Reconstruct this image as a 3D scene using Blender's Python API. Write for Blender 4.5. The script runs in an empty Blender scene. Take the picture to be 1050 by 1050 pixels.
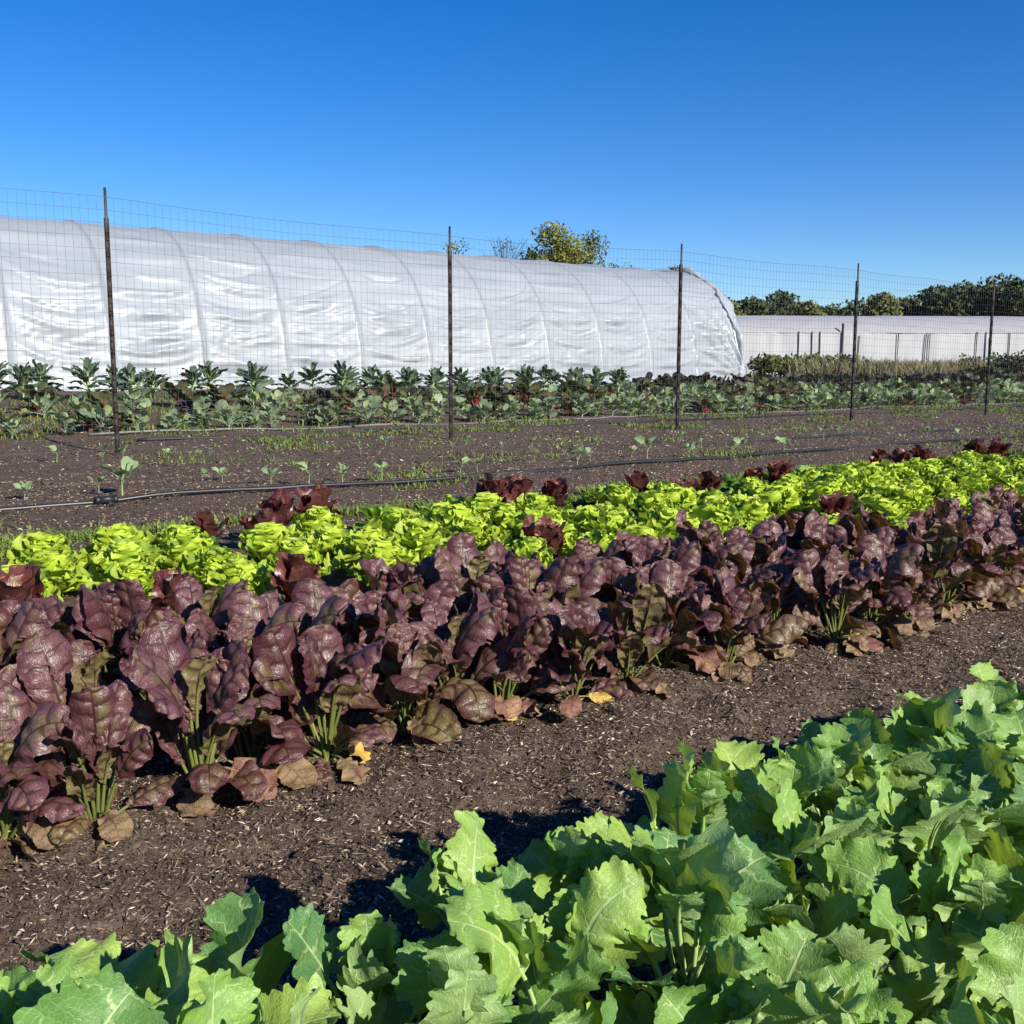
import bpy, math
import numpy as np
from mathutils import Vector

PI = math.pi
rad = math.radians
scene = bpy.context.scene
COL = scene.collection
RNG = np.random.default_rng(7)

# ------------------------------------------------------------------ view
# rows of the field run along +X, away from the viewer is +Y
CAM_H = 0.75
F_PX, PITCH, HEAD = 1050.0, math.atan(142 / 1050.0), rad(53)
FWD = np.array([math.cos(HEAD), math.sin(HEAD), 0.0])
RGT = np.array([math.sin(HEAD), -math.cos(HEAD), 0.0])
CAM = np.array([0, 0, CAM_H])
_fw = FWD * math.cos(PITCH) - np.array([0, 0, 1]) * math.sin(PITCH)
_up = FWD * math.sin(PITCH) + np.array([0, 0, 1]) * math.cos(PITCH)


def seen_at(p):
    q = np.asarray(p, float) - CAM
    d = q @ _fw
    return 525 + F_PX * (q @ RGT) / d, 525 - F_PX * (q @ _up) / d


def x_on_row(px, y, py=440):
    """Where along the row at distance y a line of sight meets it."""
    d = _fw * F_PX + RGT * (px - 525) + _up * (525 - py)
    return y * d[0] / d[1]


def z_on_row(px, py, y):
    d = _fw * F_PX + RGT * (px - 525) + _up * (525 - py)
    return CAM_H + d[2] * y / d[1]


def far_point(px, dist):
    """Ground point at a view depth dist in direction px."""
    return FWD * dist + RGT * (px - 525) / F_PX * dist


# ------------------------------------------------------------------ noise and ground
_TAB = np.random.default_rng(3).random((256, 256))


def vnoise(x, y):
    x = np.asarray(x, float); y = np.asarray(y, float)
    xi = np.floor(x).astype(int); yi = np.floor(y).astype(int)
    fx = x - xi; fy = y - yi
    fx = fx * fx * (3 - 2 * fx); fy = fy * fy * (3 - 2 * fy)
    a = _TAB[xi & 255, yi & 255]; b = _TAB[(xi + 1) & 255, yi & 255]
    c = _TAB[xi & 255, (yi + 1) & 255]; d = _TAB[(xi + 1) & 255, (yi + 1) & 255]
    return (a * (1 - fx) + b * fx) * (1 - fy) + (c * (1 - fx) + d * fx) * fy - 0.5


def ground_z(x, y):
    z = np.interp(y, [-3000, 9, 10.5, 12, 14, 17, 22, 40, 4000], [0, 0, .03, .1, .28, .5, .56, .62, .62])
    for c, hw, h in ((0.35, .75, .02), (1.95, .55, .035), (3.5, .85, .03), (6.5, .8, .03)):
        z = z + h * np.clip(1.25 - np.abs((y - c) / hw) ** 3, 0, 1)
    z = z + .035 * vnoise(x * .9 + 11, y * .9) + .018 * vnoise(x * 3.1, y * 3.1 + 5)
    return z


# ------------------------------------------------------------------ mesh builder
class Geo:
    def __init__(s):
        s.v, s.q, s.t, s.uv, s.r, s.mq, s.mt, s.n = [], [], [], [], [], [], [], 0

    def add(s, v, q=None, t=None, uv=None, rnd=0.0, mat=0):
        v = np.asarray(v, float).reshape(-1, 3); k = len(v)
        s.v.append(v)
        s.uv.append(np.zeros((k, 2)) if uv is None else np.asarray(uv).reshape(-1, 2))
        s.r.append(np.full(k, rnd) if np.isscalar(rnd) else np.asarray(rnd).reshape(-1))
        if q is not None and len(q):
            s.q.append(np.asarray(q) + s.n); s.mq.append(np.full(len(q), mat))
        if t is not None and len(t):
            s.t.append(np.asarray(t) + s.n); s.mt.append(np.full(len(t), mat))
        s.n += k

    def mesh(s, name, mats, smooth=True):
        v = np.concatenate(s.v); uv = np.concatenate(s.uv); r = np.concatenate(s.r)
        q = np.concatenate(s.q) if s.q else np.zeros((0, 4), int)
        t = np.concatenate(s.t) if s.t else np.zeros((0, 3), int)
        mi = np.concatenate(s.mq + s.mt)
        loops = np.concatenate([q.reshape(-1), t.reshape(-1)]).astype(np.int32)
        tot = np.concatenate([np.full(len(q), 4), np.full(len(t), 3)]).astype(np.int32)
        start = np.concatenate([[0], np.cumsum(tot)[:-1]]).astype(np.int32)
        me = bpy.data.meshes.new(name)
        me.vertices.add(len(v)); me.vertices.foreach_set('co', v.astype(np.float32).reshape(-1))
        me.loops.add(len(loops)); me.loops.foreach_set('vertex_index', loops)
        me.polygons.add(len(tot)); me.polygons.foreach_set('loop_start', start)
        me.polygons.foreach_set('loop_total', tot)
        me.polygons.foreach_set('material_index', mi.astype(np.int32))
        me.polygons.foreach_set('use_smooth', np.full(len(tot), smooth))
        l = me.uv_layers.new(name='UVMap')
        l.data.foreach_set('uv', uv[loops].astype(np.float32).reshape(-1))
        at = me.attributes.new('rnd', 'FLOAT', 'POINT'); at.data.foreach_set('value', r.astype(np.float32))
        for m in (mats if isinstance(mats, (list, tuple)) else [mats]):
            me.materials.append(m)
        me.update(calc_edges=True); me.validate()
        return me


def grid_q(nr, nc, closed=False):
    i = np.arange(nr - 1)[:, None]; j = np.arange(nc if closed else nc - 1)[None, :]
    a = i * nc + j; b = i * nc + (j + 1) % nc
    return np.stack([a, b, b + nc, a + nc], -1).reshape(-1, 4)


def tube(g, path, rads, sides=6, rnd=0.0, mat=0, cap=True):
    p = np.asarray(path, float); n = len(p)
    rads = np.broadcast_to(np.asarray(rads, float), (n,))
    tg = np.gradient(p, axis=0); tg /= np.linalg.norm(tg, axis=1)[:, None] + 1e-12
    ref = np.array([0, 0, 1.0]) if abs(tg[0][2]) < .9 else np.array([1.0, 0, 0])
    a = np.cross(tg, ref); a /= np.linalg.norm(a, axis=1)[:, None] + 1e-12
    b = np.cross(a, tg)
    ang = np.arange(sides) * 2 * PI / sides
    ring = p[:, None, :] + rads[:, None, None] * (np.cos(ang)[None, :, None] * a[:, None, :] + np.sin(ang)[None, :, None] * b[:, None, :])
    v = ring.reshape(-1, 3); q = grid_q(n, sides, True)
    uv = np.stack(np.meshgrid(np.linspace(0, 1, n), np.linspace(0, 1, sides), indexing='ij'), -1)
    t = None
    if cap:
        v = np.concatenate([v, p[[0, -1]]])
        uv = np.concatenate([uv.reshape(-1, 2), [[0, 0], [1, 1]]])
        k = np.arange(sides); e = (n - 1) * sides
        t = np.concatenate([np.stack([np.full(sides, n * sides), k, (k + 1) % sides], -1),
                            np.stack([np.full(sides, n * sides + 1), e + (k + 1) % sides, e + k], -1)])
    g.add(v, q, t, uv, rnd, mat)


def box(g, c, size, mat=0, rnd=0.0, axes=None):
    c = np.asarray(c, float); h = np.asarray(size, float) / 2
    s = np.array([[-1, -1, -1], [1, -1, -1], [1, 1, -1], [-1, 1, -1], [-1, -1, 1], [1, -1, 1], [1, 1, 1], [-1, 1, 1]]) * h
    if axes is not None:
        s = s @ np.asarray(axes)
    g.add(s + c, [[0, 3, 2, 1], [4, 5, 6, 7], [0, 1, 5, 4], [1, 2, 6, 5], [2, 3, 7, 6], [3, 0, 4, 7]], None, None, rnd, mat)


# ------------------------------------------------------------------ objects
def link(name, me, parent=None, loc=None, rot=None):
    o = bpy.data.objects.new(name, me); COL.objects.link(o)
    if parent is not None:
        o.parent = parent
    if loc is not None:
        o.location = [float(c) for c in loc]
    if rot is not None:
        o.rotation_euler = [float(c) for c in rot]
    return o


def thing(o, label, cat, group=None):
    o['label'] = label; o['category'] = cat
    if group:
        o['group'] = group
    return o


def kind(o, k):
    o['kind'] = k
    return o


def copy_thing(o, loc, rz, sc, label):
    """A copy of a thing and of each of its parts."""
    c = o.copy(); COL.objects.link(c)
    c.location = [float(q) for q in loc]; c.rotation_euler = (0, 0, float(rz)); c.scale = (float(sc),) * 3
    c['label'] = label
    for ch in o.children:
        d = ch.copy(); COL.objects.link(d); d.parent = c
    return c


def place(protos, used, k, loc, rz, sc, label):
    """The first use of a kind moves the thing itself, later uses copy it."""
    o = protos[k]
    if k not in used:
        used.add(k)
        o.location = [float(q) for q in loc]; o.rotation_euler = (0, 0, float(rz)); o.scale = (float(sc),) * 3
        o['label'] = label
        return o
    return copy_thing(o, loc, rz, sc, label)


_O1 = 'zeroth first second third fourth fifth sixth seventh eighth ninth tenth eleventh twelfth thirteenth fourteenth fifteenth sixteenth seventeenth eighteenth nineteenth'.split()
_T = {2: 'twent', 3: 'thirt', 4: 'fort', 5: 'fift', 6: 'sixt', 7: 'sevent', 8: 'eight', 9: 'ninet'}


def nth(n):
    if n < 20:
        return _O1[n]
    a, b = divmod(n, 10)
    return _T[a] + 'ieth' if b == 0 else _T[a] + 'y-' + _O1[b]


# ------------------------------------------------------------------ materials
def nd(t, typ, ins=None, **props):
    n = t.nodes.new(typ)
    for k, v in props.items():
        setattr(n, k, v)
    for k, v in (ins or {}).items():
        if isinstance(v, bpy.types.NodeSocket):
            t.links.new(v, n.inputs[k])
        else:
            n.inputs[k].default_value = v
    return n


def mth(t, op, a, b=0.0, c=0.0, clamp=False):
    n = nd(t, 'ShaderNodeMath', {0: a, 1: b, 2: c}, operation=op, use_clamp=clamp)
    return n.outputs[0]


def sstep(t, x, lo, hi, a=0.0, b=1.0):
    n = nd(t, 'ShaderNodeMapRange', {0: x, 1: lo, 2: hi, 3: a, 4: b}, interpolation_type='SMOOTHSTEP')
    return n.outputs[0]


def ramp(t, fac, stops, interp='LINEAR'):
    n = nd(t, 'ShaderNodeValToRGB', {0: fac}); cr = n.color_ramp; cr.interpolation = interp
    while len(cr.elements) < len(stops):
        cr.elements.new(0.5)
    for e, (p, c) in zip(cr.elements, stops):
        e.position = p; e.color = (*c, 1)
    return n.outputs[0]


def mixc(t, f, a, b, blend='MIX'):
    n = nd(t, 'ShaderNodeMix', data_type='RGBA', blend_type=blend)
    for k, v in ((0, f), (6, a), (7, b)):
        if isinstance(v, bpy.types.NodeSocket):
            t.links.new(v, n.inputs[k])
        else:
            n.inputs[k].default_value = v if k == 0 else (*v, 1)
    return n.outputs[2]


def new_mat(name):
    m = bpy.data.materials.new(name); m.use_nodes = True
    t = m.node_tree; t.nodes.clear()
    out = nd(t, 'ShaderNodeOutputMaterial')
    return m, t, out


def noise(t, vec, scale, detail=3.0, rough=.55):
    return nd(t, 'ShaderNodeTexNoise', {'Vector': vec, 'Scale': scale, 'Detail': detail, 'Roughness': rough}).outputs[0]


def simple_mat(name, stops, rough=.8, scale=8.0, spec=.3, bump=0.0, bscale=None, metal=0.0):
    m, t, out = new_mat(name)
    tc = nd(t, 'ShaderNodeTexCoord').outputs['Object']
    rn = nd(t, 'ShaderNodeAttribute', attribute_name='rnd').outputs['Fac']
    f = mth(t, 'ADD', mth(t, 'MULTIPLY', noise(t, tc, scale), .75), mth(t, 'MULTIPLY', rn, .5))
    c = ramp(t, mth(t, 'SUBTRACT', f, .12), stops)
    b = nd(t, 'ShaderNodeBsdfPrincipled', {'Base Color': c, 'Roughness': rough, 'Specular IOR Level': spec, 'Metallic': metal})
    if bump:
        bn = nd(t, 'ShaderNodeBump', {'Height': noise(t, tc, bscale or scale * 4), 'Strength': bump, 'Distance': .02})
        t.links.new(bn.outputs[0], b.inputs['Normal'])
    t.links.new(b.outputs[0], out.inputs[0])
    return m


def leaf_mat(name, cols, under, vein, nvein=8, vein_amt=.6, mid_w=.035, rough=.5, spec=.4, transl=.25, tcol=(.3, .5, .05),
             blotch=None, blotch_amt=0.0, bump=.4, edge=None, edge_amt=0.0, net=.0, cell=26.0, coat=0.0, wide=1.0, bdist=.004, warp=1.1):
    """Leaf: UV.x runs along the lateral veins' roots from base to tip, UV.y across the blade."""
    m, t, out = new_mat(name)
    uv = nd(t, 'ShaderNodeUVMap', uv_map='UVMap').outputs[0]
    sx = nd(t, 'ShaderNodeSeparateXYZ', {0: uv})
    rn = nd(t, 'ShaderNodeAttribute', attribute_name='rnd').outputs['Fac']
    orn = nd(t, 'ShaderNodeObjectInfo').outputs['Random']
    av = mth(t, 'ABSOLUTE', mth(t, 'SUBTRACT', mth(t, 'MULTIPLY', sx.outputs[1], 2.0), 1.0))
    vec = nd(t, 'ShaderNodeCombineXYZ', {0: sx.outputs[0], 1: sx.outputs[1], 2: mth(t, 'MULTIPLY', rn, 41.0)}).outputs[0]
    nz = noise(t, vec, 5.0, 4.0)
    # lateral veins
    side = mth(t, 'GREATER_THAN', sx.outputs[1], .5)
    ph = mth(t, 'ADD', mth(t, 'MULTIPLY', sx.outputs[0], float(nvein)), mth(t, 'ADD', mth(t, 'MULTIPLY', side, .37), mth(t, 'MULTIPLY', nz, warp)))
    tri = mth(t, 'ABSOLUTE', mth(t, 'SUBTRACT', mth(t, 'FRACT', ph), .5))
    wv = sstep(t, av, 0.0, 1.0, .11 * wide, .025 * wide)
    lat = mth(t, 'SUBTRACT', 1.0, sstep(t, mth(t, 'DIVIDE', tri, wv), .35, 1.0))
    lat = mth(t, 'MULTIPLY', lat, sstep(t, av, .75, 1.0, 1.0, .15))
    mid = mth(t, 'SUBTRACT', 1.0, sstep(t, mth(t, 'DIVIDE', av, sstep(t, sx.outputs[0], 0.0, 1.0, mid_w * 1.8, mid_w * .5)), .5, 1.1))
    v = mth(t, 'MAXIMUM', mth(t, 'MULTIPLY', lat, .75), mid)
    if net > 0:
        sc = nd(t, 'ShaderNodeVectorMath', {0: vec, 1: (1.6, 1.0, 1.0)}, operation='MULTIPLY').outputs[0]
        vo = nd(t, 'ShaderNodeTexVoronoi', {'Vector': sc, 'Scale': cell * .5}, feature='DISTANCE_TO_EDGE').outputs[0]
        nets = mth(t, 'SUBTRACT', 1.0, sstep(t, vo, .02, .14))
        v = mth(t, 'MAXIMUM', v, mth(t, 'MULTIPLY', nets, net))
    c = ramp(t, mth(t, 'ADD', mth(t, 'MULTIPLY', rn, .75), mth(t, 'MULTIPLY', orn, .25)), [(i / max(1, len(cols) - 1), k) for i, k in enumerate(cols)])
    if blotch is not None:
        n2 = noise(t, vec, 2.2, 3.0)
        bf = sstep(t, mth(t, 'SUBTRACT', n2, mth(t, 'MULTIPLY', av, .18)), .42, .62, 0.0, blotch_amt)
        c = mixc(t, bf, c, blotch)
    if edge is not None:
        ef = sstep(t, mth(t, 'ADD', av, mth(t, 'MULTIPLY', nz, .35)), .75, 1.2, 0.0, edge_amt)
        c = mixc(t, ef, c, edge)
    c = mixc(t, mth(t, 'MULTIPLY', v, vein_amt), c, vein)
    fn = noise(t, vec, 22.0, 3.0)
    c = mixc(t, .55, c, ramp(t, fn, [(.25, (.55, .55, .55)), (.75, (1, 1, 1))]), 'MULTIPLY')
    back = nd(t, 'ShaderNodeNewGeometry').outputs['Backfacing']
    und = mixc(t, mth(t, 'MULTIPLY', v, vein_amt * .8), under, vein)
    c = mixc(t, back, c, und)
    h = mth(t, 'ADD', mth(t, 'MULTIPLY', v, -.9), mth(t, 'MULTIPLY', noise(t, vec, 14.0, 2.0), .8))
    bn = nd(t, 'ShaderNodeBump', {'Height': h, 'Strength': bump, 'Distance': bdist}).outputs[0]
    p = nd(t, 'ShaderNodeBsdfPrincipled', {'Base Color': c, 'Roughness': rough, 'Specular IOR Level': spec, 'Normal': bn, 'Coat Weight': coat})
    tr = nd(t, 'ShaderNodeBsdfTranslucent', {'Color': mixc(t, mth(t, 'MULTIPLY', v, .5), tcol, tuple(q * .5 for q in tcol)), 'Normal': bn})
    mx = nd(t, 'ShaderNodeMixShader', {0: transl, 1: p.outputs[0], 2: tr.outputs[0]})
    t.links.new(mx.outputs[0], out.inputs[0])
    return m


M = {}
M['kale'] = leaf_mat('kale_leaf', [(.075, .19, .06), (.13, .275, .058), (.19, .345, .066), (.255, .405, .075), (.32, .46, .088)], (.22, .34, .12), (.50, .62, .27), nvein=5, vein_amt=.62,
                     mid_w=.05, rough=.46, spec=.42, transl=.2, tcol=(.46, .64, .04), blotch=(.19, .34, .13), blotch_amt=.4, bump=.4, net=.2, cell=44)
M['kale_stalk'] = simple_mat('kale_stalk', [(0, (.20, .33, .10)), (1, (.36, .48, .20))], .5, 30)
M['mustard'] = leaf_mat('mustard_leaf', [(.068, .021, .026), (.105, .039, .044), (.165, .078, .082), (.098, .036, .037), (.15, .086, .06), (.175, .135, .052), (.22, .175, .06)], (.14, .115, .05), (.028, .005, .009), nvein=7, vein_amt=.9,
                        mid_w=.06, rough=.43, spec=.45, transl=.12, tcol=(.34, .14, .03), blotch=(.17, .145, .05), blotch_amt=.55, bump=.3, net=.34, cell=26, edge=(.075, .018, .028), edge_amt=.55, wide=2.0, bdist=.006, warp=.6)
M['mustard_stalk'] = simple_mat('mustard_stalk', [(0, (.08, .10, .025)), (1, (.17, .20, .05))], .45, 30)
M['lettuce'] = leaf_mat('lettuce_leaf', [(.13, .235, .028), (.24, .36, .04), (.35, .45, .055), (.45, .51, .085)], (.38, .52, .04), (.55, .66, .16), nvein=5, vein_amt=.3,
                        mid_w=.06, rough=.5, spec=.35, transl=.2, tcol=(.5, .6, .06), bump=.35)
M['oak_lettuce'] = leaf_mat('oak_lettuce_leaf', [(.12, .24, .03), (.17, .32, .04), (.24, .38, .04)], (.18, .28, .06), (.4, .5, .15), nvein=5, vein_amt=.3,
                            rough=.5, transl=.28, tcol=(.35, .55, .03), bump=.35)
M['red_lettuce'] = leaf_mat('red_lettuce_leaf', [(.075, .016, .018), (.11, .022, .022), (.13, .042, .028)], (.075, .026, .022), (.34, .12, .09), nvein=6, vein_amt=.3,
                            rough=.38, spec=.5, transl=.15, tcol=(.3, .04, .02), blotch=(.20, .15, .03), blotch_amt=.5, bump=.5)
M['wither_yellow'] = leaf_mat('yellowed_leaf', [(.62, .40, .07), (.58, .42, .12)], (.55, .42, .14), (.45, .25, .08), transl=.2, tcol=(.6, .4, .06), blotch=(.45, .22, .10), blotch_amt=.5, rough=.7)
M['wither_tan'] = leaf_mat('tan_leaf', [(.19, .125, .068), (.27, .19, .10)], (.24, .18, .085), (.15, .09, .06), nvein=7, vein_amt=.35, transl=.12, tcol=(.35, .22, .08), blotch=(.16, .065, .06), blotch_amt=.9, rough=.65, bump=.8)
M['wither_rose'] = leaf_mat('rose_leaf', [(.20, .085, .07), (.25, .14, .09)], (.34, .22, .12), (.20, .07, .06), nvein=7, transl=.12, tcol=(.4, .15, .08), blotch=(.36, .22, .12), blotch_amt=.9, rough=.6, bump=.8)
M['collard'] = leaf_mat('collard_leaf', [(.12, .19, .07), (.20, .28, .15), (.29, .36, .21), (.24, .30, .07), (.18, .25, .13), (.26, .20, .10)], (.22, .28, .17), (.42, .46, .32), nvein=6, vein_amt=.5, transl=.2, tcol=(.25, .4, .08), rough=.5, bump=.3)
M['lacinato'] = leaf_mat('dark_kale_leaf', [(.045, .085, .05), (.065, .11, .065), (.09, .14, .08)], (.11, .16, .10), (.26, .32, .18), nvein=9, vein_amt=.35, transl=.14, tcol=(.12, .22, .05), rough=.55, bump=.8)
M['chard'] = leaf_mat('chard_leaf', [(.045, .085, .03), (.07, .10, .03), (.10, .06, .04)], (.09, .10, .05), (.30, .05, .05), nvein=6, vein_amt=.5, transl=.15, tcol=(.2, .2, .03), rough=.42, bump=.7)
M['chard_stalk'] = simple_mat('chard_stalk', [(0, (.16, .025, .025)), (1, (.28, .05, .045))], .4, 20)
M['dark_green'] = leaf_mat('dark_choy_leaf', [(.05, .035, .04), (.075, .045, .05), (.07, .075, .05), (.09, .06, .06)], (.05, .06, .035), (.14, .08, .08), transl=.1, tcol=(.1, .08, .03), rough=.45, bump=.7)
M['seedling'] = leaf_mat('seedling_leaf', [(.20, .30, .14), (.26, .38, .18), (.30, .42, .14)], (.24, .32, .17), (.45, .5, .32), nvein=5, transl=.25, tcol=(.35, .5, .1), rough=.5)
M['weed'] = simple_mat('weed_green', [(0, (.06, .09, .025)), (.5, (.11, .16, .03)), (1, (.20, .24, .05))], .7, 3)
M['dry_grass'] = simple_mat('dry_grass', [(0, (.07, .10, .035)), (.35, (.13, .14, .06)), (.6, (.20, .17, .09)), (1, (.28, .23, .14))], .8, .35)
M['hose'] = simple_mat('drip_hose', [(0, (.010, .010, .011)), (.45, (.02, .02, .02)), (.7, (.05, .045, .04)), (1, (.22, .20, .18))], .42, 3.5, spec=.6)
M['hose_pale'] = simple_mat('weathered_hose', [(0, (.05, .05, .05)), (.5, (.18, .17, .16)), (1, (.42, .40, .38))], .4, 2.5, spec=.6)
M['post'] = simple_mat('painted_steel_post', [(0, (.014, .012, .011)), (1, (.04, .032, .028))], .6, 12)
M['post_tip'] = simple_mat('rusted_post_tip', [(0, (.05, .038, .033)), (1, (.15, .115, .10))], .8, 20)
M['wire'] = simple_mat('galvanised_wire', [(0, (.08, .08, .085)), (1, (.15, .15, .155))], .5, 4, metal=.5)
M['pipe'] = simple_mat('galvanised_pipe', [(0, (.30, .31, .32)), (1, (.42, .43, .44))], .45, 6, metal=.4)
M['board'] = simple_mat('weathered_board', [(0, (.12, .09, .07)), (1, (.24, .20, .16))], .8, 5)
M['bark'] = simple_mat('bark', [(0, (.05, .04, .03)), (1, (.13, .10, .08))], .9, 6, bump=.5)
M['tree_dark'] = simple_mat('dark_crown', [(0, (.022, .034, .014)), (.5, (.045, .062, .022)), (1, (.085, .10, .035))], .75, .8)
M['tree_olive'] = simple_mat('olive_crown', [(0, (.06, .075, .025)), (.5, (.10, .115, .035)), (1, (.17, .17, .05))], .75, .8)
M['tree_yellow'] = simple_mat('yellowing_crown', [(0, (.07, .10, .025)), (.45, (.14, .16, .03)), (.8, (.30, .24, .03)), (1, (.45, .30, .03))], .75, .6)
M['roof_cloth'] = simple_mat('grey_shade_cloth', [(0, (.27, .28, .30)), (1, (.40, .41, .43))], .6, 1.5)
M['side_film'] = simple_mat('white_side_film', [(0, (.33, .35, .36)), (1, (.47, .49, .50))], .5, .7)
M['stick'] = simple_mat('old_stake', [(0, (.05, .045, .05)), (1, (.12, .10, .10))], .8, 5)


def soil_mat():
    m, t, out = new_mat('mulched_soil')
    tc = nd(t, 'ShaderNodeTexCoord').outputs['Object']
    a = noise(t, tc, 1.1, 4.0); b = noise(t, tc, 38.0, 6.0, .7); c = noise(t, tc, 140.0, 4.0, .7)
    f = mth(t, 'ADD', mth(t, 'MULTIPLY', b, .6), mth(t, 'MULTIPLY', c, .4))
    col = ramp(t, f, [(.30, (.028, .019, .014)), (.45, (.082, .058, .043)), (.57, (.15, .11, .083)), (.70, (.30, .235, .18))])
    col = mixc(t, .6, col, ramp(t, a, [(.3, (.7, .68, .66)), (.7, (1.0, 1.0, 1.0))]), 'MULTIPLY')
    h = mth(t, 'ADD', mth(t, 'MULTIPLY', b, .7), mth(t, 'MULTIPLY', c, .3))
    bn = nd(t, 'ShaderNodeBump', {'Height': h, 'Strength': 1.0, 'Distance': .02}).outputs[0]
    p = nd(t, 'ShaderNodeBsdfPrincipled', {'Base Color': col, 'Roughness': .92, 'Specular IOR Level': .2, 'Normal': bn})
    t.links.new(p.outputs[0], out.inputs[0])
    return m


def chip_mat():
    m, t, out = new_mat('wood_chip')
    rn = nd(t, 'ShaderNodeAttribute', attribute_name='rnd').outputs['Fac']
    c = ramp(t, rn, [(0, (.02, .013, .010)), (.3, (.055, .037, .026)), (.58, (.122, .086, .061)), (.84, (.24, .178, .128)), (.96, (.42, .33, .25)), (1, (.66, .58, .48))])
    p = nd(t, 'ShaderNodeBsdfPrincipled', {'Base Color': c, 'Roughness': .8, 'Specular IOR Level': .3})
    t.links.new(p.outputs[0], out.inputs[0])
    return m


def film_mat():
    m, t, out = new_mat('greenhouse_film')
    tc = nd(t, 'ShaderNodeTexCoord').outputs['Object']
    st = nd(t, 'ShaderNodeVectorMath', {0: tc, 1: (.35, 1.5, 2.2)}, operation='MULTIPLY').outputs[0]
    n1 = noise(t, st, 1.4, 5.0)
    col = ramp(t, n1, [(.3, (.33, .37, .42)), (.7, (.44, .48, .525))])
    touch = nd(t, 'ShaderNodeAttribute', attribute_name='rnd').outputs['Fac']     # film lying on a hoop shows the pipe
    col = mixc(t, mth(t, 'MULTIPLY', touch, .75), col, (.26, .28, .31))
    h = noise(t, nd(t, 'ShaderNodeVectorMath', {0: tc, 1: (.7, 1.0, 7.0)}, operation='MULTIPLY').outputs[0], 3.0, 4.0)
    bn = nd(t, 'ShaderNodeBump', {'Height': h, 'Strength': .22, 'Distance': .05}).outputs[0]
    p = nd(t, 'ShaderNodeBsdfPrincipled', {'Base Color': col, 'Roughness': .42, 'Specular IOR Level': .6, 'Normal': bn})
    tr = nd(t, 'ShaderNodeBsdfTranslucent', {'Color': (.62, .66, .70, 1)})
    tp = nd(t, 'ShaderNodeBsdfTransparent', {'Color': (.92, .94, .95, 1)})
    a = nd(t, 'ShaderNodeMixShader', {0: .28, 1: p.outputs[0], 2: tr.outputs[0]})
    b = nd(t, 'ShaderNodeMixShader', {0: .10, 1: a.outputs[0], 2: tp.outputs[0]})
    t.links.new(b.outputs[0], out.inputs[0])
    return m


M['soil'], M['chip'], M['film'] = soil_mat(), chip_mat(), film_mat()


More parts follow.
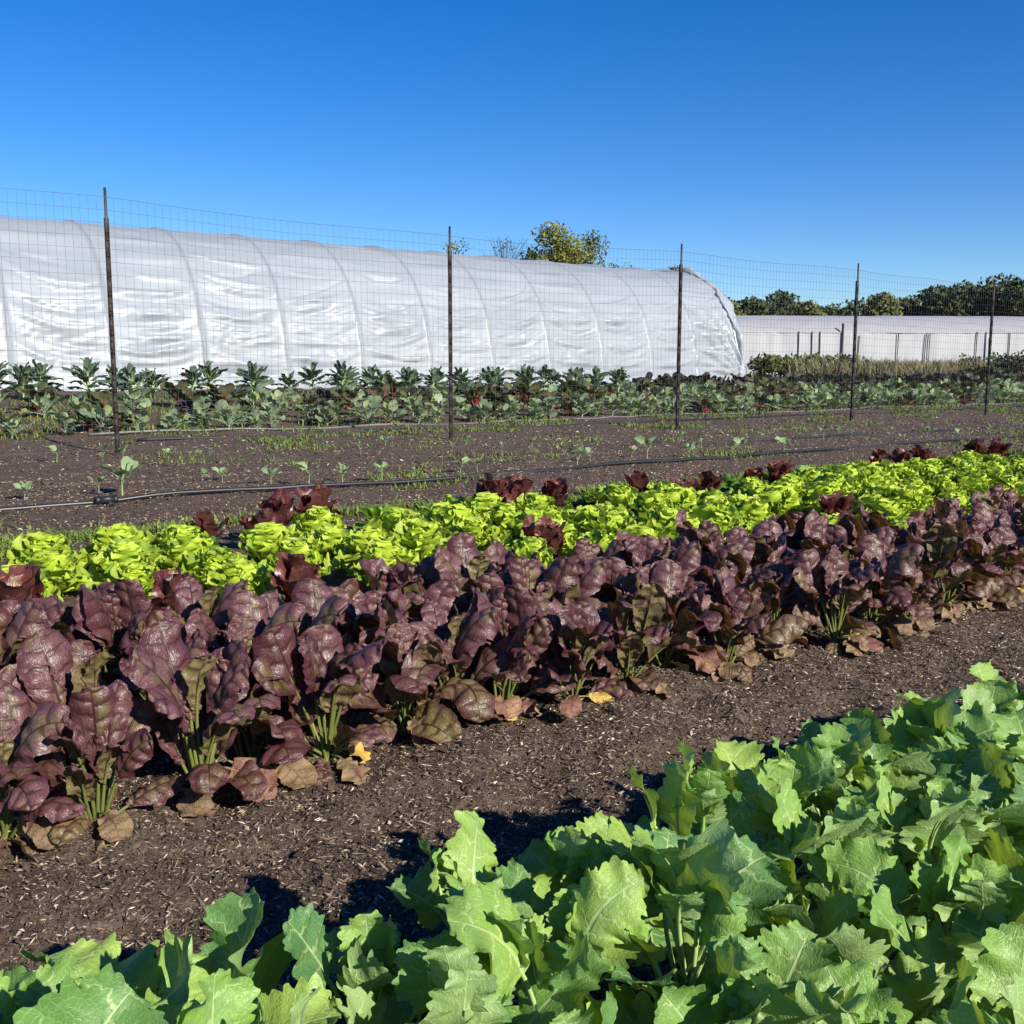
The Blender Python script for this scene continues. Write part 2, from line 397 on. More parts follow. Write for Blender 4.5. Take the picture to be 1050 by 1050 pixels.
# ------------------------------------------------------------------ leaves
def leaf(g, gs, base, az, e0, e1, e2, Lp, L, W, rng, nt=30, nv=11, egg=1.15, pw=1.0, lobes=((4, .1),), teeth=(11, .03), ruffle=(.02, 2.5),
         cup=0.0, pucker=0.0, npk=6, roll=0.0, twist=0.0, rnd=None, sw=.0035, vein_off=1.3, petiole_sides=5, mat=0, smat=0, bendpow=1.0, wander=0.0):
    """One leaf on its stalk: the stalk starts at base with elevation e0, meets the blade at e1, the blade's tip points at e2."""
    rnd = rng.random() if rnd is None else rnd
    t = np.linspace(.004, .996, nt)
    c = (1 - np.cos(PI * t)) / 2
    yo = L * c; xo = W * np.sin(PI * t ** egg) ** pw
    dx, dy = np.gradient(xo), np.gradient(yo); ln = np.hypot(dx, dy) + 1e-9
    nx, ny = dy / ln, -dx / ln
    ym = L * c ** vein_off
    v = np.linspace(-1, 1, nv); av = np.abs(v)
    X = np.zeros((nt, nv)); Y = np.zeros((nt, nv)); Z = np.zeros((nt, nv))
    env = np.sin(PI * np.clip(t, 0, 1)) ** .35
    for sgn in (-1, 1):
        d = np.zeros(nt)
        for n, a in lobes:
            d += a * W * (np.abs(np.sin(PI * (n * t ** .9 + rng.random()))) ** .8 - .62) * (1 + .5 * (rng.random() - .5))
        if teeth:
            d += teeth[1] * W * (np.abs(np.sin(PI * (teeth[0] * t + rng.random()))) - .6) * rng.uniform(.6, 1.4, nt)
        d *= env
        ph = rng.random(4) * 6.28
        rf = np.zeros(nt)
        for k in range(3):
            rf += np.sin(ruffle[1] * (1 + .7 * k) * 6.283 * t + ph[k]) / (1 + .6 * k)
        js = np.where((v * sgn) >= 0)[0] if sgn > 0 else np.where(v < 0)[0]
        for j in js:
            a = av[j]
            X[:, j] = sgn * (xo * a + nx * d * a ** 3)
            Y[:, j] = ym + (yo - ym) * a ** 1.25 + ny * d * a ** 3
            Z[:, j] = ruffle[0] * rf * a ** 1.7 * np.sin(PI * np.clip(t * .95 + .05, 0, 1)) ** .4
    Z += cup * (X / max(W, 1e-6)) ** 2 * W
    if pucker:
        Z += pucker * np.abs(np.sin(PI * (npk * t[:, None] + .2 * np.sign(v)[None, :]))) * (np.sin(PI * av) ** .7)[None, :]
        Z += pucker * .8 * (vnoise(X / W * 5 + rnd * 50, Y / W * 5 + 9)) * 2 * av[None, :] ** .5
    # the midrib's course
    ns = 40
    s = np.linspace(-Lp, L * 1.12, ns)
    th = np.where(s < 0, e0 + (e1 - e0) * np.clip((s + Lp) / max(Lp, 1e-6), 0, 1), e1 + (e2 - e1) * (np.clip(s, 0, None) / L) ** bendpow)
    ds = s[1] - s[0]
    pr = np.concatenate([[0], np.cumsum(np.cos((th[1:] + th[:-1]) / 2) * ds)])
    pz = np.concatenate([[0], np.cumsum(np.sin((th[1:] + th[:-1]) / 2) * ds)])
    wd = wander * np.sin((s + Lp) / (L + Lp) * 2.6)
    Yc = np.clip(Y, 0, L * 1.1)
    R_ = np.interp(Yc, s, pr); Zz = np.interp(Yc, s, pz); T_ = np.interp(Yc, s, th); Wd = np.interp(Yc, s, wd)
    ro = roll + twist * Yc / L
    er = np.array([math.cos(az), math.sin(az), 0]); es = np.array([math.sin(az), -math.cos(az), 0]); ez = np.array([0, 0, 1.0])
    so = X * np.cos(ro) + Z * -np.sin(ro)
    no = X * np.sin(ro) + Z * np.cos(ro)
    P = base + (R_ - no * np.sin(T_))[..., None] * er + (Zz + no * np.cos(T_))[..., None] * ez + (so + Wd)[..., None] * es
    uv = np.stack(np.meshgrid(t, (v + 1) / 2, indexing='ij'), -1)
    # upper face looks along the leaf's own normal
    g.add(P.reshape(-1, 3), grid_q(nt, nv)[:, ::-1] if False else grid_q(nt, nv), None, uv, rnd, mat)
    if gs is not None:
        k = 9
        sp = np.linspace(-Lp, L * .55, k)
        a_, b_, c_, d_ = (np.interp(sp, s, q) for q in (pr, pz, th, wd))
        off = -sw * .8 * np.clip(sp / (L * .1), 0, 1)
        pth = base + (a_ - off * np.sin(c_))[:, None] * er + (b_ + off * np.cos(c_))[:, None] * ez + d_[:, None] * es
        tube(gs, pth, np.interp(sp, [-Lp, 0, L * .55], [sw * 1.3, sw, sw * .3]), petiole_sides, rnd, smat)


GA = 2.39996


def kale_plant(seed):
    r = np.random.default_rng(seed); g, gs = Geo(), Geo()
    hs = r.uniform(.08, .14); n = int(r.integers(13, 17)); a0 = r.random() * 6.28
    tube(gs, [[0, 0, -.02], [.004, 0, hs * .5], [0, .004, hs]], [.008, .007, .006], 7, .5)
    for i in range(n):
        f = i / (n - 1)                                     # 0 oldest, 1 youngest
        az = a0 + GA * i + r.normal(0, .25)
        z = hs * (.25 + .75 * f)
        u = -math.sin(az)
        e0 = rad(np.interp(f, [0, .5, 1], [42, 66, 84])) + r.normal(0, .14)
        e1 = rad(np.interp(f, [0, .5, 1], [28, 62, 82])) + r.normal(0, .22)
        e2 = rad(np.interp(f, [0, .5, 1], [-20, 35, 78]) - 12 * max(u, 0)) + r.normal(0, .45)
        s = np.interp(f, [0, .4, .8, 1], [.9, 1.1, .8, .45]) * r.uniform(.68, 1.14)
        leaf(g, gs, np.array([0, 0, z]), az, e0, e1, e2, np.interp(f, [0, .5, 1], [.085, .11, .06]) * r.uniform(.8, 1.2), .094 * s, .041 * s * r.uniform(.85, 1.12), r,
             nt=72, nv=15, egg=.92, pw=.7, lobes=((3.4, .22), (6.3, .17)), teeth=(13, .15), ruffle=(.006 * s, 2.4), cup=r.uniform(-.1, .7), pucker=.0009, npk=6,
             roll=-.35 * math.cos(az) + r.normal(0, .4), twist=r.normal(0, .65), sw=.0024, wander=r.normal(0, .014), vein_off=1.35)
    return g, gs


def mustard_plant(seed):
    """Leaves turn their upper faces to the south (local -Y), as they do in a row that gets its light from one side."""
    r = np.random.default_rng(seed); g, gs = Geo(), Geo()
    n = int(r.integers(16, 20)); a0 = r.random() * 6.28
    for i in range(n):
        f = i / (n - 1)
        az = a0 + GA * i + r.normal(0, .3)
        u = -math.sin(az)                                   # 1 towards the light
        e0 = rad(np.interp(f, [0, .4, 1], [34, 68, 85])) + r.normal(0, .09)
        e1 = rad(np.interp(f, [0, .25, .6, 1], [18, 62, 78, 86]) - 12 * max(u, 0) * (1 - f)) + r.normal(0, .13)
        e2 = e1 - rad(np.interp(u, [-1, -.2, .4, 1], [5, 28, 65, 95]) * np.interp(f, [0, .7, 1], [1.25, .9, .4])) + r.normal(0, .38)
        s = np.interp(f, [0, .3, .75, 1], [.72, 1.0, 1.05, .62]) * r.uniform(.74, 1.2)
        leaf(g, gs, np.array([r.normal(0, .008), r.normal(0, .008), .005]), az, e0, e1, e2, np.interp(f, [0, .25, .6, 1], [.045, .09, .135, .15]) * r.uniform(.65, 1.25), .168 * s, .0455 * s * r.uniform(.82, 1.15), r,
             nt=40, nv=17, egg=1.28, pw=.78, lobes=((6, .04),), teeth=(17, .045), ruffle=(.0075 * s, 2.0), cup=r.choice([-1, -1, 1]) * r.uniform(.15, .6), pucker=.006, npk=7, rnd=float(np.clip(.95 - 1.3 * f, .05, .85) * .65 + r.uniform(0, .35)),
             roll=-.5 * math.cos(az) + r.normal(0, .28), twist=r.normal(0, .45), sw=.0036, wander=r.normal(0, .02), vein_off=1.35, bendpow=r.uniform(1.2, 2.6))
    return g, gs


def wither_leaf(seed):
    r = np.random.default_rng(seed); g = Geo()
    leaf(g, g, np.array([.02, 0, .06]), 0.0, rad(20), rad(-5) + r.normal(0, .25), rad(-65) + r.normal(0, .3), .045, .105, .037, r, nt=26, nv=11, egg=1.2, pw=.75, lobes=((5, .05),), teeth=(13, .05),
         ruffle=(.010, 2.8), cup=r.uniform(-.3, .35), pucker=.001, roll=r.normal(0, .6), twist=r.normal(0, 1.0), sw=.003, bendpow=1.6)
    return g


def lettuce(seed, kind_):
    r = np.random.default_rng(seed); g = Geo(); a0 = r.random() * 6.28
    if kind_ == 'green':
        n = 46
        for i in range(n):
            f = i / (n - 1); az = a0 + GA * i
            e = rad(np.interp(f, [0, .5, 1], [18, 52, 86])) + r.normal(0, .15); s = np.interp(f, [0, .5, 1], [1.1, 1.0, .7]) * r.uniform(.75, 1.2)
            leaf(g, None, np.array([.02 * math.cos(az) * (1 - f), .02 * math.sin(az) * (1 - f), .012 + .05 * f]), az, e, e, e + r.uniform(-.7, .5), .012, .098 * s, .037 * s, r, nt=44, nv=9, egg=1.55, pw=.55, lobes=((3.3, .14), (7, .13)), teeth=None,
                 ruffle=(.0085 * s, 3.0), cup=r.uniform(.0, .75), roll=r.normal(0, .3), vein_off=1.5, bendpow=1.5)
    elif kind_ == 'oak':
        n = 22
        for i in range(n):
            f = i / (n - 1); az = a0 + GA * i
            e = rad(np.interp(f, [0, .5, 1], [15, 45, 80])) + r.normal(0, .15); s = r.uniform(.8, 1.1)
            leaf(g, None, np.array([0, 0, .01]), az, e, e, e - r.uniform(0, .9), .01, .12 * s, .036 * s, r, nt=20, nv=7, egg=1.3, pw=.8, lobes=((3.4, .45),), teeth=(8, .1),
                 ruffle=(.007 * s, 2.2), cup=r.uniform(0, .4), roll=r.normal(0, .2), vein_off=1.5)
    else:
        n = 15
        for i in range(n):
            f = i / (n - 1); az = a0 + GA * i
            e = rad(np.interp(f, [0, .5, 1], [52, 76, 88])) + r.normal(0, .1); s = np.interp(f, [0, .6, 1], [.75, 1.0, .8]) * r.uniform(.8, 1.15)
            leaf(g, None, np.array([0, 0, .01]), az, e, e, e + r.uniform(-.7, .25), .01, .165 * s, .04 * s, r, nt=22, nv=9, egg=1.15, pw=.62, lobes=((3, .05),), teeth=None,
                 ruffle=(.009 * s, 2.2), cup=r.uniform(-.2, .7), pucker=.004, roll=r.normal(0, .35), vein_off=1.5)
    return g


def seedling(seed):
    r = np.random.default_rng(seed); g, gs = Geo(), Geo()
    h = r.uniform(.06, .11); bx = r.normal(0, .012)
    tube(gs, [[0, 0, -.02], [bx * .5, 0, h * .5], [bx, 0, h]], [.0045, .004, .003], 6, .5)
    for i in range(int(r.integers(3, 6))):
        s = r.uniform(.75, 1.2)
        leaf(g, gs, np.array([bx * .8, 0, h * r.uniform(.55, 1.0)]), i * 2.2 + r.random() * 1.2, rad(r.uniform(45, 75)), rad(r.uniform(35, 70)), rad(r.uniform(-20, 70)), .05 * s, .07 * s, .029 * s, r,
             nt=14, nv=7, egg=1.1, pw=.7, lobes=((3, .05),), teeth=None, ruffle=(.003, 1.5), cup=r.uniform(0, .5), roll=r.normal(0, .4), sw=.0022)
    return g, gs


def far_plant(seed, k):
    r = np.random.default_rng(seed); g, gs = Geo(), Geo(); a0 = r.random() * 6.28
    if k == 'lacinato':
        hs = r.uniform(.22, .32); tube(gs, [[0, 0, -.03], [.02, .01, hs * .5], [0, 0, hs]], [.014, .012, .01], 6, .5)
        for i in range(20):
            f = i / 19; e = rad(np.interp(f, [0, .5, 1], [16, 52, 84])) + r.normal(0, .18); s = np.interp(f, [0, .5, 1], [.9, 1.1, .7]) * r.uniform(.85, 1.15)
            leaf(g, gs, np.array([0, 0, hs * (.35 + .65 * f)]), a0 + GA * i, e, e, e - r.uniform(.5, 1.5), .07, .25 * s, .05 * s, r, nt=14, nv=7, egg=.95, pw=.6, lobes=((5, .08),), teeth=None,
                 ruffle=(.012, 2.2), cup=-.4, pucker=.006, roll=r.normal(0, .3), sw=.006, petiole_sides=4)
    elif k == 'collard':
        tube(gs, [[0, 0, -.02], [0, 0, .09]], [.012, .009], 6, .5)
        for i in range(11):
            f = i / 10; e = rad(np.interp(f, [0, .5, 1], [25, 50, 80])) + r.normal(0, .15); s = r.uniform(.7, 1.15)
            leaf(g, gs, np.array([0, 0, .03 + .06 * f]), a0 + GA * i, e, e, e - r.uniform(.2, 1.3), .10 * s, .15 * s, .062 * s, r, nt=14, nv=7, egg=1.0, pw=.7, lobes=((4, .1),), teeth=None,
                 ruffle=(.008, 2), cup=r.uniform(-.3, .3), roll=r.normal(0, .4), sw=.005, petiole_sides=4)
    elif k == 'chard':
        for i in range(12):
            f = i / 11; e = rad(np.interp(f, [0, .5, 1], [38, 62, 84])) + r.normal(0, .12); s = r.uniform(.75, 1.15)
            leaf(g, gs, np.array([r.normal(0, .01), r.normal(0, .01), .0]), a0 + GA * i, e, e, e - r.uniform(.3, 1.5), .15 * s, .2 * s, .062 * s, r, nt=14, nv=7, egg=.95, pw=.7, lobes=((5, .06),), teeth=None,
                 ruffle=(.01, 2.2), cup=-.3, pucker=.006, roll=r.normal(0, .3), sw=.008, petiole_sides=4)
    else:
        for i in range(15):
            f = i / 14; e = rad(np.interp(f, [0, .5, 1], [25, 55, 84])) + r.normal(0, .12); s = r.uniform(.75, 1.15)
            leaf(g, gs, np.array([0, 0, .0]), a0 + GA * i, e, e, e - r.uniform(.3, 1.6), .08 * s, .17 * s, .062 * s, r, nt=14, nv=7, egg=1.15, pw=.7, lobes=((5, .06),), teeth=None,
                 ruffle=(.008, 2.2), cup=-.3, pucker=.005, roll=r.normal(0, .3), sw=.005, petiole_sides=4)
    return g, gs


def make_protos(n, fn, name, cat, group, fmat, smat, stem_name, seed):
    out = []
    for i in range(n):
        g, gs = fn(seed + i)
        o = bpy.data.objects.new(name, None); COL.objects.link(o); o.empty_display_size = .1
        thing(o, '', cat, group)
        link('foliage', g.mesh(name + '_foliage', fmat), o)
        link(stem_name, gs.mesh(name + '_' + stem_name, smat), o)
        out.append(o)
    return out


def in_view(x, y, z, m=60):
    px, py = seen_at((x, y, z))
    return -m < px < 1050 + m and py < 1050 + m * 3


# ------------------------------------------------------------------ ground
def axis_steps(lo, hi, step, far_lo, far_hi, k=1.13):
    a = list(np.arange(lo, hi, step)); s = step
    while a[-1] < far_hi:
        s *= k; a.append(a[-1] + s)
    b = []; x = lo; s = step
    while x > far_lo:
        s *= k; x -= s; b.append(x)
    return np.array(b[::-1] + a)


ax = axis_steps(-.3, 4.6, .018, -1500, 1500, 1.09)
ay = axis_steps(.6, 2.2, .018, -1500, 1500, 1.06)
GX, GY = np.meshgrid(ax, ay, indexing='ij')
near = np.exp(-np.hypot(GX, GY) / 9)
GZ = ground_z(GX, GY) + near * (.034 * vnoise(GX * 11, GY * 11) + .020 * vnoise(GX * 26 + 3, GY * 26))
g = Geo(); g.add(np.stack([GX, GY, GZ], -1), grid_q(len(ax), len(ay)))
kind(link('field_ground', g.mesh('field_ground', M['soil'])), 'structure')

# mulch chips lying on the soil
g = Geo(); r = np.random.default_rng(21)


def chips(n, x0, x1, y0, y1, smin, smax, fan=True, thin=1.0, dark=1.0):
    y = r.uniform(y0, y1, n)
    lo, hi = .16 * y - .6, 2.05 * y + .5
    x = np.clip(lo, x0, None) + r.random(n) * (np.clip(hi, None, x1) - np.clip(lo, x0, None)) if fan else r.uniform(x0, x1, n)
    z = ground_z(x, y) + np.exp(-np.hypot(x, y) / 9) * (.034 * vnoise(x * 11, y * 11) + .020 * vnoise(x * 26 + 3, y * 26)) + r.uniform(0, .006, n)
    L = smin * (smax / smin) ** (r.random(n) ** 1.8); w = L * r.uniform(.12, .45, n) * thin; h = L * r.uniform(.05, .2, n) * thin
    a = r.random(n) * 6.283; til = r.normal(0, .35, n)
    d = np.stack([np.cos(a) * np.cos(til), np.sin(a) * np.cos(til), np.sin(til)], -1)
    s = np.stack([-np.sin(a), np.cos(a), r.normal(0, .4, n)], -1)
    c = np.stack([x, y, z], -1)
    up = np.array([0, 0, 1.0])
    V = np.stack([c - d * L[:, None] / 2, c + s * w[:, None] / 2 + d * L[:, None] * .1, c + d * L[:, None] / 2, c - s * w[:, None] / 2 - d * L[:, None] * .1, c + up * h[:, None]], 1)
    b = np.arange(n)[:, None] * 5
    T = np.concatenate([b + np.array([0, 1, 4]), b + np.array([1, 2, 4]), b + np.array([2, 3, 4]), b + np.array([3, 0, 4])])
    # tan and bleached pieces are rarer
    rn = np.repeat(r.random(n) ** 1.15 * dark, 5)
    g.add(V.reshape(-1, 3), None, T, None, rn)


chips(210000, -.5, 5.2, .8, 1.9, .003, .016)
chips(15000, -.5, 9, 2.0, 4.6, .006, .024)
chips(8500, -.5, 5.2, .8, 1.9, .012, .036, thin=.35)
chips(1500, 0, 5.2, .8, 1.9, .012, .03, thin=1.6, dark=.45)
chips(125000, -.2, 15, 4.4, 7.4, .008, .03)
chips(70000, 1, 26, 7.4, 14, .012, .05)
kind(link('mulch_chips', g.mesh('mulch_chips', M['chip'], smooth=False)), 'stuff')

# ------------------------------------------------------------------ kale beside the viewer
GRP = 'broad-leaved green kale plants in the closest bed'
protos = make_protos(12, kale_plant, 'kale_plant', 'kale plant', GRP, M['kale'], M['kale_stalk'], 'stem', 100)
used = set(); r = np.random.default_rng(5)
for words_, y0, x0, x1, st in (('in the line bordering the bare path', .86, .10, 2.4, .135), ('in the second line from the bare path', .70, .10, 2.3, .14), ('in the third line from the bare path', .54, .28, 2.1, .14),
                           ('in the fourth line from the bare path', .38, .36, 1.8, .145), ('in the fifth line from the bare path', .21, .5, 1.6, .15), ('in the line farthest from the bare path', .02, .66, 1.4, .17)):
    k = 0; x = x0
    while x < x1:
        xx, y = x + r.normal(0, .012), y0 + r.normal(0, .022) - .045 * x * (y0 > .6)
        x += st * r.uniform(.85, 1.15) * (.55 if x < .3 and y0 > .6 else 1)
        if y0 > .65 and .29 < xx < .37:
            continue
        if not in_view(xx, y, .33, 170):
            continue
        k += 1
        sc = r.uniform(.86, 1.06) * (1.13 if xx < .31 and y0 > .6 else 1.06 if xx < .95 and y0 > .8 else 1.0)
        place(protos, used, len(used) if len(used) < 12 else int(r.integers(0, 12)), (xx, y, ground_z(xx, y) - .005), r.uniform(-1.1, 1.1), sc,
              f'frilled kale plant {words_}, {nth(k)} from the near end')

# ------------------------------------------------------------------ purple mustard
GRP = 'purple mustard plants in the bed along the bare path'
protos = make_protos(14, mustard_plant, 'mustard_plant', 'mustard plant', GRP, M['mustard'], M['mustard_stalk'], 'stalk', 320)
wm = {}
for nm, mt, lab in (('wither_yellow', 'wither_yellow', 'bright yellow dying leaf'), ('wither_tan', 'wither_tan', 'faded tan drooping leaf'), ('wither_rose', 'wither_rose', 'reddish fading leaf')):
    wm[nm] = ([wither_leaf(500 + i + 10 * len(wm)).mesh('withered_leaf_' + mt, M[mt]) for i in range(6)], lab)
used = set(); r = np.random.default_rng(15)
for words_, y0 in (('beside the bare path', 1.73), ('in the middle line of its bed', 1.96), ('in the line next to the lettuce', 2.2)):
    k = 0; x = .19 * y0 - .1 + r.uniform(0, .05)
    while x < 2.12 * y0 + .35:
        xx, y = x + r.normal(0, .02), y0 + r.normal(0, .035) - .022 * x
        big = 1.0
        sc = r.uniform(.68, .92) * big * (1.0 - .03 * max(0.0, x - 1.2))
        k += 1
        o = place(protos, used, len(used) if len(used) < 14 else int(r.integers(0, 14)), (xx, y, ground_z(xx, y) - .004), r.uniform(-.6, .6), sc,
                  f'dark purple mustard plant {words_}, {nth(k)} from the near end')
        if y0 < 1.8:
            for j in range(int(r.integers(2, 6))):
                nm = ('wither_yellow', 'wither_tan', 'wither_tan', 'wither_tan', 'wither_rose')[int(r.integers(0, 5))]
                ms, lab = wm[nm]
                w = link('withered_leaf', ms[int(r.integers(0, 6))], o)
                w.rotation_euler = (0, 0, -PI / 2 + r.normal(0, .6) - o.rotation_euler[2])
                s = r.uniform(.45, .7) if nm == 'wither_yellow' else r.uniform(.55, 1.15)
                w.scale = (s, s * r.uniform(.75, 1.1), s * r.uniform(.5, 1.0)); w['label'] = lab
        x += r.uniform(.125, .165)

# ------------------------------------------------------------------ lettuce
kinds = {}
for k, n, m, nm, cat, grp in (('green', 6, 'lettuce', 'lettuce_head', 'lettuce', 'lime green lettuce heads'), ('oak', 3, 'oak_lettuce', 'oakleaf_lettuce', 'lettuce', 'darker green oakleaf lettuces'),
                              ('red', 5, 'red_lettuce', 'red_lettuce', 'red lettuce', 'dark red lettuces among the green')):
    ps = []
    for i in range(n):
        o = link(nm, lettuce(700 + 20 * len(kinds) + i, k).mesh(nm, M[m])); thing(o, '', cat, grp); ps.append(o)
    kinds[k] = (ps, set())
r = np.random.default_rng(25)
RED_BACK = [205, 262, 282, 322, 505, 532, 570, 655, 700, 730, 775, 800, 905, 925, 945, 1000, 1025]
RED_FRONT = [5, 172, 300, 560, 860]


def put(k, loc, sc, label):
    ps, us = kinds[k]
    i = len(us) if len(us) < len(ps) else int(r.integers(0, len(ps)))
    return place(ps, us, i, loc, r.random() * 6.28, sc, label)


taken = []
k = 0
for px in RED_BACK:
    k += 1; y = 3.98 + r.normal(0, .05); x = x_on_row(px, y); taken.append((x, y))
    put('red', (x, y, ground_z(x, y)), r.uniform(.95, 1.3), f'upright dark red lettuce at the back of the lettuce bed, {nth(k)} from the near end')
k = 0
for px in RED_FRONT:
    k += 1; y = 2.84 + r.normal(0, .05); x = x_on_row(px, y); taken.append((x, y))
    put('red', (x, y, ground_z(x, y)), r.uniform(.95, 1.15) * (1.25 if px < 50 else 1), f'maroon lettuce close behind the purple mustard, {nth(k)} from the near end')
for words_, y0 in (('closest to the mustard', 2.72), ('just behind the maroon ones', 2.96), ('in the second line from the mustard', 3.22), ('in the third line from the mustard', 3.50), ('in the fourth line from the mustard', 3.78)):
    k = 0; x = .16 * y0 - .1
    while x < 2.08 * y0 + .2:
        xx, y = x + r.normal(0, .025), y0 + r.normal(0, .035)
        x += r.uniform(.23, .3)
        if any(abs(xx - a) < .14 and abs(y - b) < .16 for a, b in taken):
            continue
        k += 1
        put('green', (xx, y, ground_z(xx, y)), r.uniform(.88, 1.2), f'bright lime lettuce head {words_}, {nth(k)} from the near end')
k = 0; x = .75
while x < 8.6:
    y = 4.18 + r.normal(0, .05)
    dense = vnoise(x * .8 + 3, 7.7) > (-.05 if x < 4.2 else -.4)
    if dense:
        k += 1
        put('oak', (x, y, ground_z(x, y)), r.uniform(.7, 1.05), f'small dark green lettuce on the far edge of its bed, {nth(k)} from the near end')
    x += r.uniform(.19, .26)

# ------------------------------------------------------------------ seedlings, hoses
GRP = 'young collard seedlings beside the black hose'
protos = make_protos(7, seedling, 'collard_seedling', 'seedling', GRP, M['seedling'], M['seedling'], 'stem', 900)
used = set(); r = np.random.default_rng(35)
SEED = [(20, 516, 1.0), (98, 508, .7), (122, 513, 1.35), (205, 496, .7), (226, 496, .8), (276, 500, .9), (315, 502, 1.15), (350, 497, .9), (391, 500, 1.0), (424, 490, .7), (472, 488, .95),
        (489, 487, .85), (548, 478, .8), (592, 483, 1.0), (606, 478, .9), (648, 474, .9), (664, 472, 1.25), (707, 477, 1.0), (712, 470, .9), (762, 476, .9), (805, 466, 1.0), (845, 452, .9),
        (893, 468, .7), (925, 455, .7), (985, 451, .9), (1015, 446, .9)]
for k_ in range(30):
    SEED.append((60 + k_ * 33 + float(r.uniform(-12, 12)), 470 - .022 * k_ * 33 + float(r.uniform(-4, 3)), float(r.uniform(.4, .8))))
SEED.sort(key=lambda q: q[0])
for k, (px, py, s) in enumerate(SEED):
    d = _fw * F_PX + RGT * (px - 525) + _up * (525 - py)
    tt = -CAM_H / d[2] if d[2] < 0 else 0
    x, y = d[0] * tt, d[1] * tt
    y = min(max(y, 6.1), 9.2); x = x_on_row(px, y)
    place(protos, used, len(used) if len(used) < 7 else int(r.integers(0, 7)), (x, y, ground_z(x, y)), r.random() * 6.28, s * r.uniform(.7, 1.15),
          f'young collard seedling in bare soil by the black hose, {nth(k + 1)} from the near end')


def hose(name, mat, y0, x0, x1, rr, label, sides=8, wob=.05, sd=0, lift=.0):
    rg = np.random.default_rng(sd); n = int((x1 - x0) / .12)
    x = np.linspace(x0, x1, n)
    y = y0 + wob * 2.4 * vnoise(x * .45 + sd, x * 0 + sd * 1.7) + wob * .5 * vnoise(x * 1.7, x * 0 + sd)
    z = ground_z(x, y) + rr * .8 + lift + .003 + .03 * vnoise(x * .9, x * 0 + sd + 4)
    g_ = Geo(); tube(g_, np.stack([x, y, z], -1), rr, sides)
    return thing(link(name, g_.mesh(name, mat)), label, 'hose')


h = hose('irrigation_hose', M['hose'], 5.93, .2, 16, .0125, 'black irrigation hose lying past the lettuce bed and beside the seedlings', sd=3)
xx = x_on_row(105, 5.9)
g = Geo()
for a, b in ((-.045, .045), (-.06, -.035), (.035, .06)):
    rr = .019 if b - a > .1 else .023
    tube(g, [[xx + a, 5.9, .05], [xx + b, 5.9, .052]], rr, 10)
tube(g, [[xx, 5.9, .05], [xx + .01, 5.85, .03], [xx + .0, 5.8, -.01]], .016, 8)
link('hose_coupling', g.mesh('hose_coupling', M['hose']), h)['label'] = 'black hose tee fitting'
hose('drip_tape', M['hose_pale'], 4.95, 2.75, 3.9, .008, 'short pale drip tape behind the lime lettuce', sd=9)
hose('drip_line', M['hose_pale'], 11.55, 3.0, 26, .015, 'pale grey drip line lying at the foot of the chard and collard bed', sd=12, wob=.12)
hose('drip_line', M['hose'], 10.9, 3.3, 26, .012, 'dark drip line just behind the wire fence', sd=16, wob=.12)
hose('drip_line', M['hose'], 7.15, 7.5, 16, .012, 'dark thin drip line beyond the last seedlings', sd=18, wob=.1)

# ------------------------------------------------------------------ fence
FY = 9.6
root = bpy.data.objects.new('wire_fence', None); COL.objects.link(root); root.location = (x_on_row(107, FY, 192), FY, 0)
thing(root, 'tall welded wire fence on dark steel posts crossing the whole field', 'fence')
PX = [(-255, 120, 0), (107, 192, 472), (461, 232, 462), (699, 250, 437), (881.5, 270, 432), (1020, 287, 425)]
posts = [(x_on_row(px, FY, py), z_on_row(px, py, FY)) for px, py, _ in PX]
posts[0] = (posts[1][0] - 3.9, posts[1][1] + .02)
posts += [(posts[-1][0] + 3.9, posts[-1][1] - .02), (posts[-1][0] + 7.8, posts[-1][1])]
bx_ = np.array([p[0] for p in posts]); bz_ = np.array([p[1] for p in posts])
rx = root.location[0]
for i, (x, z) in enumerate(posts):
    lean = [(0, 0), (.006, .01), (.004, 0), (.006, 0), (-.01, .01), (.008, 0), (0, 0), (.02, 0)][i]
    g = Geo(); gt = Geo()
    zt = z - .26
    n = 14
    for (sx, sy, ox, oy) in ((.042, .008, 0, 0), (.008, .036, 0, .022)):   # a T in section
        for k in range(n):
            z0, z1 = -.3 + (zt + .3) * k / n, -.3 + (zt + .3) * (k + 1) / n
            box(g, (x - rx + ox + lean[0] * (z0 / z), oy + lean[1], (z0 + z1) / 2), (sx, sy, z1 - z0), rnd=.4)
    for k in range(28):                                                   # studs
        zz = .15 + k * (zt - .2) / 28
        box(g, (x - rx + lean[0] * (zz / z), -.008 + lean[1], zz), (.018, .008, .02), rnd=.8)
    tube(gt, [[x - rx + lean[0] * .9, .004 + lean[1], zt - .05], [x - rx + lean[0], .004 + lean[1], z]], [.0145, .012], 7)
    p = link('post', g.mesh('post', M['post']), root)
    link('post_tip', gt.mesh('post_tip', M['post_tip']), p)['label'] = 'thin rusty rod above the steel post'
g = Geo(); r = np.random.default_rng(44)
xs = np.arange(bx_[0], bx_[-1], .072)


def fence_top(x):
    top = np.interp(x, bx_, bz_) - .10
    k = np.clip(np.searchsorted(bx_, x) - 1, 0, len(bx_) - 2)
    s = (x - bx_[k]) / (bx_[k + 1] - bx_[k])
    return top - .05 * 4 * s * (1 - s) * .6 + .03 * vnoise(x * .7, x * 0 + 3)


def fence_y(x, z):
    return FY - .03 + .05 * vnoise(x * .5, z * .8) + .02 * vnoise(x * 1.9, z * 1.7 + 4)


